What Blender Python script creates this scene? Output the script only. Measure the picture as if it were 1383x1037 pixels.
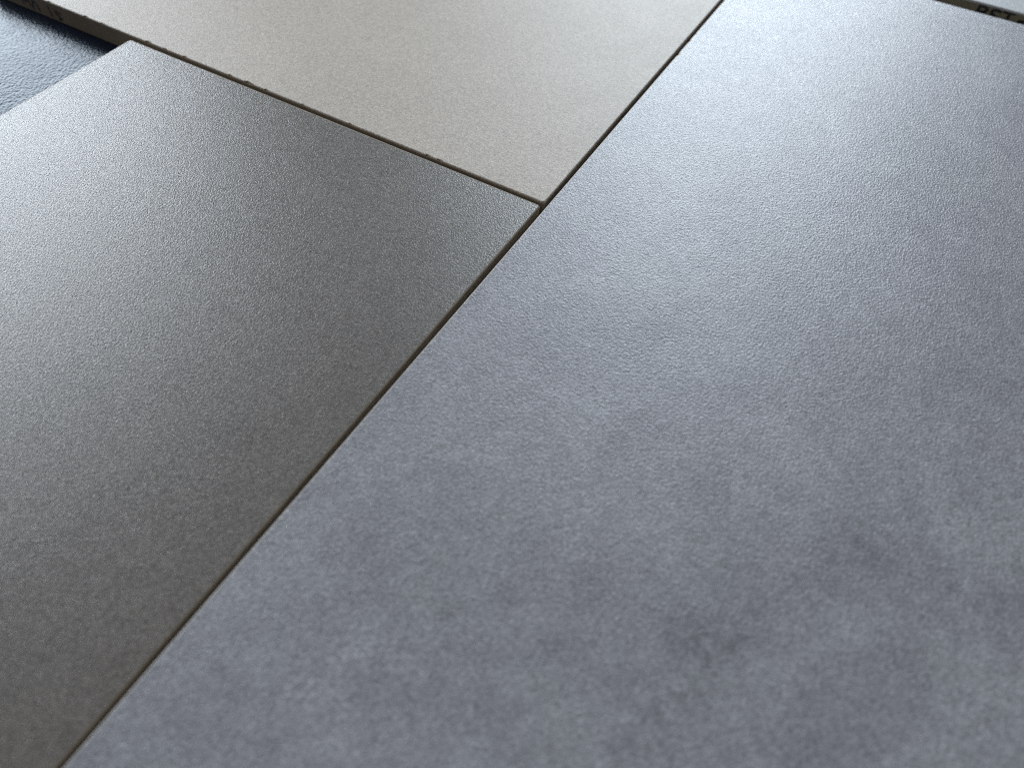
import bpy, bmesh, math, random
from mathutils import Matrix, Vector, noise

for o in list(bpy.data.objects):
    bpy.data.objects.remove(o, do_unlink=True)
S = bpy.context.scene
COL = S.collection
MM = 0.001
THICK = 9 * MM                      # tile thickness; tile tops lie at this height

# ------------------------------------------------------------------ camera
cam_d = bpy.data.cameras.new('camera')
cam = bpy.data.objects.new('camera', cam_d)
COL.objects.link(cam)
R = Matrix(((0.86066326, -0.42174099, 0.28529509),
            (0.50855124, 0.68428413, -0.52261923),
            (0.02518705, 0.59488635, 0.80341511)))
cam.matrix_world = Matrix.Translation((0, 0, 0.175 + THICK)) @ R.to_4x4()
cam_d.sensor_width = 36
cam_d.lens = 26.62
cam_d.clip_start = 0.01
cam_d.clip_end = 50
cam_d.dof.use_dof = True
fp = Vector((-0.085, 0.195, THICK))
cam_d.dof.focus_distance = -(cam.matrix_world.inverted() @ fp).z
cam_d.dof.aperture_fstop = 8.0
cam_d.dof.aperture_blades = 0
S.camera = cam

# ------------------------------------------------------------------ world, windows, exposure
W = bpy.data.worlds.new('World')
S.world = W
W.use_nodes = True
bg = W.node_tree.nodes['Background']
bg.inputs[0].default_value = (1.0, 0.93, 0.84, 1)      # dim warm room
bg.inputs[1].default_value = 0.085


def window(name, az, el, dist, w, h, radiance, col):
    """A daylit window: a rectangular area lamp standing upright in the room, az from +Y clockwise."""
    ld = bpy.data.lights.new(name, 'AREA')
    ld.shape = 'RECTANGLE'
    ld.size, ld.size_y = w, h
    ld.energy = radiance * math.pi * w * h
    ld.color = col
    o = bpy.data.objects.new(name, ld)
    COL.objects.link(o)
    a, e = math.radians(az), math.radians(el)
    p = Vector((math.sin(a), math.cos(a), 0)) * dist
    p.z = dist * math.tan(e)
    o.location = p
    o.rotation_euler = Vector((math.sin(a), math.cos(a), 0)).to_track_quat('Z', 'Y').to_euler()
    return o


DAY = (0.82, 0.91, 1.0)
window('window_light', -15, 25, 2.2, 1.02, 1.05, 15, (0.78, 0.90, 1.0))
window('side_window_light', -77, 19.5, 2.2, 1.70, 0.84, 13.5, DAY)
S.view_settings.view_transform = 'Standard'
S.view_settings.look = 'None'
S.view_settings.exposure = 0
S.view_settings.gamma = 1
S.cycles.use_denoising = False
S.cycles.filter_width = 1.05


# ------------------------------------------------------------------ materials
def new_mat(name):
    m = bpy.data.materials.new(name)
    m.use_nodes = True
    nt = m.node_tree
    return m, nt, nt.nodes['Principled BSDF']


def nz(nt, vec, scale, detail=2.0, rough=0.5, ntype='FBM'):
    n = nt.nodes.new('ShaderNodeTexNoise')
    n.noise_dimensions = '3D'
    n.inputs['Scale'].default_value = scale
    n.inputs['Detail'].default_value = detail
    n.inputs['Roughness'].default_value = rough
    nt.links.new(vec, n.inputs['Vector'])
    return n.outputs['Fac']


def remap(nt, val, a, b, c, d):
    n = nt.nodes.new('ShaderNodeMapRange')
    nt.links.new(val, n.inputs[0])
    for i, x in enumerate((a, b, c, d)):
        n.inputs[i + 1].default_value = x
    return n.outputs[0]


def math2(nt, op, a, b):
    n = nt.nodes.new('ShaderNodeMath')
    n.operation = op
    for i, x in enumerate((a, b)):
        if isinstance(x, (int, float)):
            n.inputs[i].default_value = x
        else:
            nt.links.new(x, n.inputs[i])
    return n.outputs[0]


def glaze(name, col, rough, spec, grain, relief, mottle=(), speck=0.10, fine=0.5, tint=None, sheen_var=0.05, stains=(), pebble=0, spec_tint=None):
    """Micro-textured glazed porcelain. grain: relief period in mm, relief: height in mm."""
    m, nt, p = new_mat(name)
    tc = nt.nodes.new('ShaderNodeTexCoord').outputs['Object']
    n1 = nz(nt, tc, 1000 / grain, 1.0, 0.5)
    n2 = nz(nt, tc, 1000 / (grain * 0.42), 1.0, 0.5)
    h = math2(nt, 'ADD', n1, math2(nt, 'MULTIPLY', n2, fine))
    if pebble:
        v = nt.nodes.new('ShaderNodeTexVoronoi')
        v.feature = 'SMOOTH_F1'
        v.inputs['Scale'].default_value = 1000 / pebble
        v.inputs['Smoothness'].default_value = 0.6
        nt.links.new(tc, v.inputs['Vector'])
        h = math2(nt, 'SUBTRACT', math2(nt, 'MULTIPLY', h, 0.45), v.outputs['Distance'])
    b = nt.nodes.new('ShaderNodeBump')
    b.inputs['Strength'].default_value = 1.0
    b.inputs['Distance'].default_value = relief * MM
    nt.links.new(h, b.inputs['Height'])
    nt.links.new(b.outputs[0], p.inputs['Normal'])
    # colour: base x mottling x fine printed speckle
    f = remap(nt, nz(nt, tc, 1000 / (grain * 0.9), 2.0, 0.65), 0.3, 0.7, 1 - speck, 1 + speck)
    f = math2(nt, 'MULTIPLY', f, remap(nt, nz(nt, tc, 1000 / (grain * 2.4), 2.0, 0.6), 0.32, 0.68, 1 - speck * 0.35, 1 + speck * 0.35))
    # dull smudges with a shape of their own: centre (x, y) and radius in mm, strength
    if stains:
        wob = nt.nodes.new('ShaderNodeVectorMath')
        wob.operation = 'MULTIPLY_ADD'
        nn = nt.nodes.new('ShaderNodeTexNoise')
        nn.inputs['Scale'].default_value = 90
        nn.inputs['Detail'].default_value = 5
        nn.inputs['Roughness'].default_value = 0.65
        nt.links.new(tc, nn.inputs['Vector'])
        nt.links.new(nn.outputs['Color'], wob.inputs[0])
        wob.inputs[1].default_value = (0.030, 0.030, 0)
        nt.links.new(tc, wob.inputs[2])
        clump = remap(nt, nz(nt, tc, 420, 3, 0.6), 0.36, 0.64, 0.1, 2.1)      # smudges break up into grains
        for sx, sy, sr, sa in stains:
            di = nt.nodes.new('ShaderNodeVectorMath')
            di.operation = 'DISTANCE'
            nt.links.new(wob.outputs[0], di.inputs[0])
            di.inputs[1].default_value = (sx * MM + 0.015, sy * MM + 0.015, THICK)
            m_ = remap(nt, di.outputs['Value'], sr * MM * 0.15, sr * MM, sa, 0)
            f = math2(nt, 'MULTIPLY', f, math2(nt, 'SUBTRACT', 1.0, math2(nt, 'MULTIPLY', m_, clump)))
    for sc, lo, hi, det in mottle:
        f = math2(nt, 'MULTIPLY', f, remap(nt, nz(nt, tc, sc, det, 0.62), 0.32, 0.68, lo, hi))
    mul = nt.nodes.new('ShaderNodeVectorMath')
    mul.operation = 'SCALE'
    if tint:
        mx = nt.nodes.new('ShaderNodeMix')
        mx.data_type = 'RGBA'
        nt.links.new(remap(nt, nz(nt, tc, 38, 3, 0.6), 0.35, 0.65, 0, 1), mx.inputs['Factor'])
        mx.inputs['A'].default_value = (*col, 1)
        mx.inputs['B'].default_value = (*tint, 1)
        nt.links.new(mx.outputs['Result'], mul.inputs[0])
    else:
        mul.inputs[0].default_value = col
    nt.links.new(f, mul.inputs['Scale'])
    nt.links.new(mul.outputs[0], p.inputs['Base Color'])
    rr = remap(nt, nz(nt, tc, 60, 3, 0.6), 0.3, 0.7, rough - sheen_var, rough + sheen_var)
    nt.links.new(rr, p.inputs['Roughness'])
    p.inputs['IOR'].default_value = 1.5
    p.inputs['Specular IOR Level'].default_value = spec
    if spec_tint:
        p.inputs['Specular Tint'].default_value = (*spec_tint, 1)
    return m


def raw(name, col, rough=0.85):
    """Unglazed, slightly sandy porcelain body seen on the tile edges."""
    m, nt, p = new_mat(name)
    tc = nt.nodes.new('ShaderNodeTexCoord').outputs['Object']
    f = math2(nt, 'MULTIPLY', remap(nt, nz(nt, tc, 1800, 2), 0.3, 0.7, 0.85, 1.12),
              remap(nt, nz(nt, tc, 120, 3), 0.3, 0.7, 0.88, 1.08))
    mul = nt.nodes.new('ShaderNodeVectorMath')
    mul.operation = 'SCALE'
    mul.inputs[0].default_value = col
    nt.links.new(f, mul.inputs['Scale'])
    nt.links.new(mul.outputs[0], p.inputs['Base Color'])
    p.inputs['Roughness'].default_value = rough
    p.inputs['Specular IOR Level'].default_value = 0.25
    b = nt.nodes.new('ShaderNodeBump')
    b.inputs['Distance'].default_value = 0.03 * MM
    nt.links.new(nz(nt, tc, 2500, 2), b.inputs['Height'])
    nt.links.new(b.outputs[0], p.inputs['Normal'])
    return m


# smudges on the blue-grey tile: world x, y, radius in mm, strength
SMUDGES = [(15.2, 70.8, 13.6, 0.196), (22.4, 78.0, 6.8, 0.138), (10.2, 52.9, 11.9, 0.127), (36.2, 115.5, 11.9, 0.127), (-15.0, 72.1, 8.5, 0.098), (57.7, 93.4, 15.3, 0.078), (35.0, 100.1, 7.6, 0.078), (56.7, 122.1, 8.5, 0.098), (-17.3, 54.2, 7.6, 0.069), (-87.0, 57.6, 4.2, 0.058), (-84.2, 63.1, 3.4, 0.078)]
M_taupe = glaze('taupe_glaze', (0.140, 0.122, 0.107), 0.34, 0.74, 0.60, 0.12, [(30, 0.95, 1.05, 5)], 0.50, sheen_var=0.012)
M_beige = glaze('beige_glaze', (0.482, 0.416, 0.350), 0.50, 0.48, 0.60, 0.105, [(26, 0.96, 1.03, 5)], 0.32, sheen_var=0.012)
BC = Vector((58.75, 113.0))                            # centre of the blue-grey tile, mm
STAINS = [(x - BC.x, y - BC.y, r_, a_) for x, y, r_, a_ in SMUDGES]
M_blue = glaze('blue_grey_glaze', (0.292, 0.280, 0.304), 0.37, 0.62, 0.68, 0.155,
               [(26, 0.91, 1.07, 7), (75, 0.91, 1.06, 7), (170, 0.94, 1.04, 4)], 0.36, tint=(0.306, 0.300, 0.315), sheen_var=0.012, stains=STAINS)
M_pale = glaze('pale_glaze', (0.42, 0.42, 0.42), 0.42, 0.6, 0.6, 0.08, [(26, 0.97, 1.03, 4)], 0.2, sheen_var=0.012)
M_top = glaze('dark_tabletop', (0.007, 0.012, 0.026), 0.26, 0.15, 1.0, 0.125, [], 0.3, fine=0.25, sheen_var=0.02,
              pebble=1.1, spec_tint=(0.50, 0.76, 1.0))
M_body_beige = raw('beige_body', (0.27, 0.225, 0.175))
M_body_taupe = raw('taupe_body', (0.33, 0.27, 0.20))
M_body_blue = raw('blue_grey_body', (0.60, 0.55, 0.50))
M_body_olive = raw('olive_body', (0.25, 0.225, 0.155))
M_ink, _nt, _p = new_mat('marker_ink')
_p.inputs['Base Color'].default_value = (0.012, 0.013, 0.018, 1)
_p.inputs['Roughness'].default_value = 0.5


# ------------------------------------------------------------------ builders
def link(name, me, mats, parent=None):
    o = bpy.data.objects.new(name, me)
    COL.objects.link(o)
    for m in mats:
        me.materials.append(m)
    if parent:
        o.parent = parent
    return o


def outline(hx, hy, rc, step):
    """CCW list of (corner-centre-or-edge point, outward normal, edge name, coordinate along the edge)."""
    pts = []
    corners = [(-hx, -hy, 180), (hx, -hy, 270), (hx, hy, 0), (-hx, hy, 90)]
    names = ['front', 'right', 'back', 'left']
    for i in range(4):
        cx, cy, a0 = corners[i]
        ccx, ccy = cx - math.copysign(rc, cx), cy - math.copysign(rc, cy)
        for k in range(6):
            a = math.radians(a0 + 90 * k / 5)
            n = Vector((math.cos(a), math.sin(a)))
            pts.append((Vector((ccx, ccy)) + n * rc, n, 'corner', 0))
        nx, ny, _ = corners[(i + 1) % 4]
        d = Vector((nx - cx, ny - cy))
        L = d.length
        d.normalize()
        n = Vector((d.y, -d.x))
        k = max(2, int((L - 2 * rc) / step))
        for j in range(1, k):
            q = Vector((cx, cy)) + d * (rc + (L - 2 * rc) * j / k)
            pts.append((q, n, names[i], q.x if names[i] in ('front', 'back') else q.y))
    return pts


def make_tile(label, x0, x1, y0, y1, thick, glz, body, chips=(), bev=0.45, skirt=0.9, rc=1.2, rough_edge=0.05, arris=False, seed=0):
    """Porcelain tile: an Empty at the base with a glazed face and an unglazed body as parts."""
    c = Vector(((x0 + x1) / 2, (y0 + y1) / 2))
    hx, hy = (x1 - x0) / 2, (y1 - y0) / 2
    root = bpy.data.objects.new('ceramic_tile', None)
    root.empty_display_size = 0.05
    COL.objects.link(root)
    root.location = (c.x * MM, c.y * MM, 0)
    root['label'] = label
    root['category'] = 'tile'
    root['group'] = 'porcelain tiles laid side by side'
    pts = outline(hx, hy, rc, 0.7)
    n = len(pts)
    rnd = random.Random(seed)
    r0, r1, rm, r2, chipped = [], [], [], [], []
    for q, nn, e, t in pts:
        j = noise.noise(Vector((q.x * 0.9, q.y * 0.9, seed))) * rough_edge
        j2 = noise.noise(Vector((q.x * 1.7, q.y * 1.7, seed + 9))) * rough_edge
        d = 0.0
        for ce, ct, cl, cd in chips:
            if ce == e:
                cc = ct - (c.x if e in ('front', 'back') else c.y)
                u = (t - cc) / cl                       # saw-tooth profile: steep one side, long tail the other
                if -0.35 < u < 1:
                    d = max(d, cd * ((1 - u) if u >= 0 else (1 + u / 0.35)))
        r0.append(Vector((*(q), thick - skirt)))
        r1.append(Vector((*(q + nn * (j * 0.6 - d * 0.25)), thick - bev - d * 0.5)))
        rm.append(Vector((*(q + nn * (-bev * 0.4 - j2 * 0.5 - d * 0.8)), thick - bev * 0.27)))
        r2.append(Vector((*(q - nn * (bev * 1.15 + j2 + d)), thick)))
        chipped.append(d > 0.06)
    vs = r0 + r1 + rm + r2
    fs, mi = [], []
    for i in range(n):
        k = (i + 1) % n
        fs.append((i, k, n + k, n + i)); mi.append(0)
        for m_ in (1, 2):
            fs.append((m_ * n + i, m_ * n + k, (m_ + 1) * n + k, (m_ + 1) * n + i)); mi.append(1 if arris or chipped[i] or chipped[k] else 0)
    fs.append(tuple(range(3 * n, 4 * n))); mi.append(0)
    me = bpy.data.meshes.new('glazed_face')
    me.from_pydata([v * MM for v in vs], [], fs)
    me.polygons.foreach_set('material_index', mi)
    me.update()
    link('glazed_face', me, [glz, body], root)
    # body, its rim 0.06 mm inside the glaze
    pb = outline(hx - 0.06, hy - 0.06, rc, 2.0)
    nb = len(pb)
    a = [Vector((*q, 0.3)) - Vector((*(m_ * 0.0), 0)) for q, m_, _, _ in pb]
    b0 = [Vector((*(q - m_ * 0.3), 0.0)) for q, m_, _, _ in pb]
    t_ = [Vector((*q, thick - skirt)) for q, m_, _, _ in pb]
    vs = b0 + a + t_
    fs = []
    for i in range(nb):
        k = (i + 1) % nb
        fs.append((i, k, nb + k, nb + i))
        fs.append((nb + i, nb + k, 2 * nb + k, 2 * nb + i))
    fs.append(tuple(reversed(range(nb))))
    fs.append(tuple(range(2 * nb, 3 * nb)))
    me = bpy.data.meshes.new('body')
    me.from_pydata([v * MM for v in vs], [], fs)
    me.update()
    link('body', me, [body], root)
    return root, c


def letter(root, c, strokes, y_face, pen=0.8):
    """One felt-pen character on a front face: strokes are polylines in (x, height) mm, a hair proud of the face."""
    bm = bmesh.new()
    for si, st in enumerate(strokes):
        P = [Vector((x - c.x, z)) for x, z in st]
        # round pen: one box per segment, an octagon per joint, each pushed out a little differently
        for i, p in enumerate(P):
            yo = y_face - c.y - 0.03 - 0.004 * (i + si)
            ring = [bm.verts.new(Vector((p.x + pen / 2 * math.cos(a), yo, p.y + pen / 2 * math.sin(a))) * MM)
                    for a in [math.pi / 4 * k for k in range(8)]]
            bm.faces.new(ring)
            if i + 1 < len(P):
                q = P[i + 1]
                d = (q - p).normalized()
                s = Vector((-d.y, d.x)) * pen / 2
                yo -= 0.002
                bm.faces.new([bm.verts.new(Vector((v.x, yo, v.y)) * MM) for v in (p - s, q - s, q + s, p + s)])
    bmesh.ops.recalc_face_normals(bm, faces=bm.faces)
    me = bpy.data.meshes.new('letter')
    bm.to_mesh(me)
    bm.free()
    return link('letter', me, [M_ink], root)


# ------------------------------------------------------------------ the surface everything rests on
bm = bmesh.new()
bmesh.ops.create_cube(bm, size=1)
bmesh.ops.scale(bm, vec=(1.5, 1.5, 0.03), verts=bm.verts)
bmesh.ops.translate(bm, vec=(-0.1, 0.3, -0.015), verts=bm.verts)
bmesh.ops.bevel(bm, geom=bm.edges[:], offset=0.003, segments=2, affect='EDGES')
me = bpy.data.meshes.new('tabletop')
bm.to_mesh(me)
bm.free()
tab = link('tabletop', me, [M_top])
tab['kind'] = 'structure'

# ------------------------------------------------------------------ the tiles
T = THICK / MM
taupe, _ = make_tile('warm dark grey matt tile at the left, its corner above the bare dark tabletop',
                     -291.7, -92.4, -114.3, 185.5, T, M_taupe, M_body_taupe, bev=0.5, arris=True, seed=1)
taupe.rotation_euler.z = 0.0035                        # laid a touch askew: its joint closes towards the near end

fc = [('front', x, l * 0.9, d * 0.62) for x, l, d in (
    (-322.8, 2.4, 0.8), (-312.6, 1.6, 0.5), (-285.0, 3.0, 1.0), (-275.0, 1.2, 0.5), (-263.8, 1.8, 0.8),
    (-238.8, 1.4, 0.5), (-229.6, 3.4, 1.1), (-219.9, 1.6, 0.6), (-142.4, 1.6, 0.6), (-137.0, 2.0, 0.6),
    (-178.0, 0.9, 0.3), (-201.0, 0.8, 0.25), (-346.0, 1.2, 0.4))]
beige, bc = make_tile('pale beige matt tile with a chipped front edge, behind the dark grey tile',
                      -392.7, -92.7, 187.7, 487.7, T, M_beige, M_body_beige, fc, bev=0.36, seed=2)
lc = [('left', y, l, d) for y, l, d in ((302.1, 2.6, 1.1), (322.0, 1.5, 0.5), (315.0, 1.8, 0.7), (202.2, 0.8, 0.35), (160.0, 0.7, 0.2))]
blue, _ = make_tile('large blue-grey mottled tile with a broad window sheen, filling the right side',
                    -91.0, 208.5, -187.0, 413.0, T, M_blue, M_body_blue, lc, bev=0.26, rough_edge=0.03, arris=True, seed=3)
far, fcn = make_tile('pale far tile at the top right corner with black marker letters on its edge',
                     -88.0, 212.0, 418.8, 718.8, T + 2.0, M_pale, M_body_olive, seed=4)

# handwriting on the two exposed edges (x, height in mm)
yb = 187.7 + 0.06
for st in ([[(-366.6, 2.6), (-366.4, 7.3), (-364.2, 3.8), (-362.2, 7.3), (-361.8, 2.6)]],
           [[(-360.4, 1.6), (-359.3, 5.4)], [(-359.4, 4.6), (-358.0, 5.9), (-356.6, 5.2), (-356.3, 1.6)]],
           [[(-348.7, 6.0), (-348.2, 1.9)]],
           [[(-341.0, 4.6), (-343.2, 5.2), (-344.6, 4.4), (-343.2, 3.2), (-341.4, 2.3), (-343.4, 1.4)]]):
    letter(beige, bc, st, yb, 1.1)
yf = 418.8 + 0.06
z0 = T
for st in ([[(13.0, z0 - 4.9), (13.0, z0 + 0.6), (15.6, z0 + 0.5), (16.6, z0 - 0.5), (15.6, z0 - 1.8), (13.2, z0 - 2.1)],
            [(15.6, z0 - 1.8), (17.0, z0 - 3.2), (15.8, z0 - 4.7), (13.0, z0 - 4.9)]],
           [[(22.2, z0 + 0.2), (20.4, z0 + 0.6), (18.8, z0 - 0.4), (19.2, z0 - 1.8), (21.2, z0 - 2.4), (22.2, z0 - 3.6), (20.6, z0 - 4.8), (18.6, z0 - 4.4)]],
           [[(23.9, z0 + 0.6), (28.2, z0 + 0.8)], [(26.2, z0 + 0.6), (26.4, z0 - 4.8)]],
           [[(31.2, z0 - 1.6), (34.6, z0 - 1.4)], [(31.2, z0 - 1.6), (31.3, z0 - 4.8)]]):
    letter(far, fcn, st, yf, 1.3)
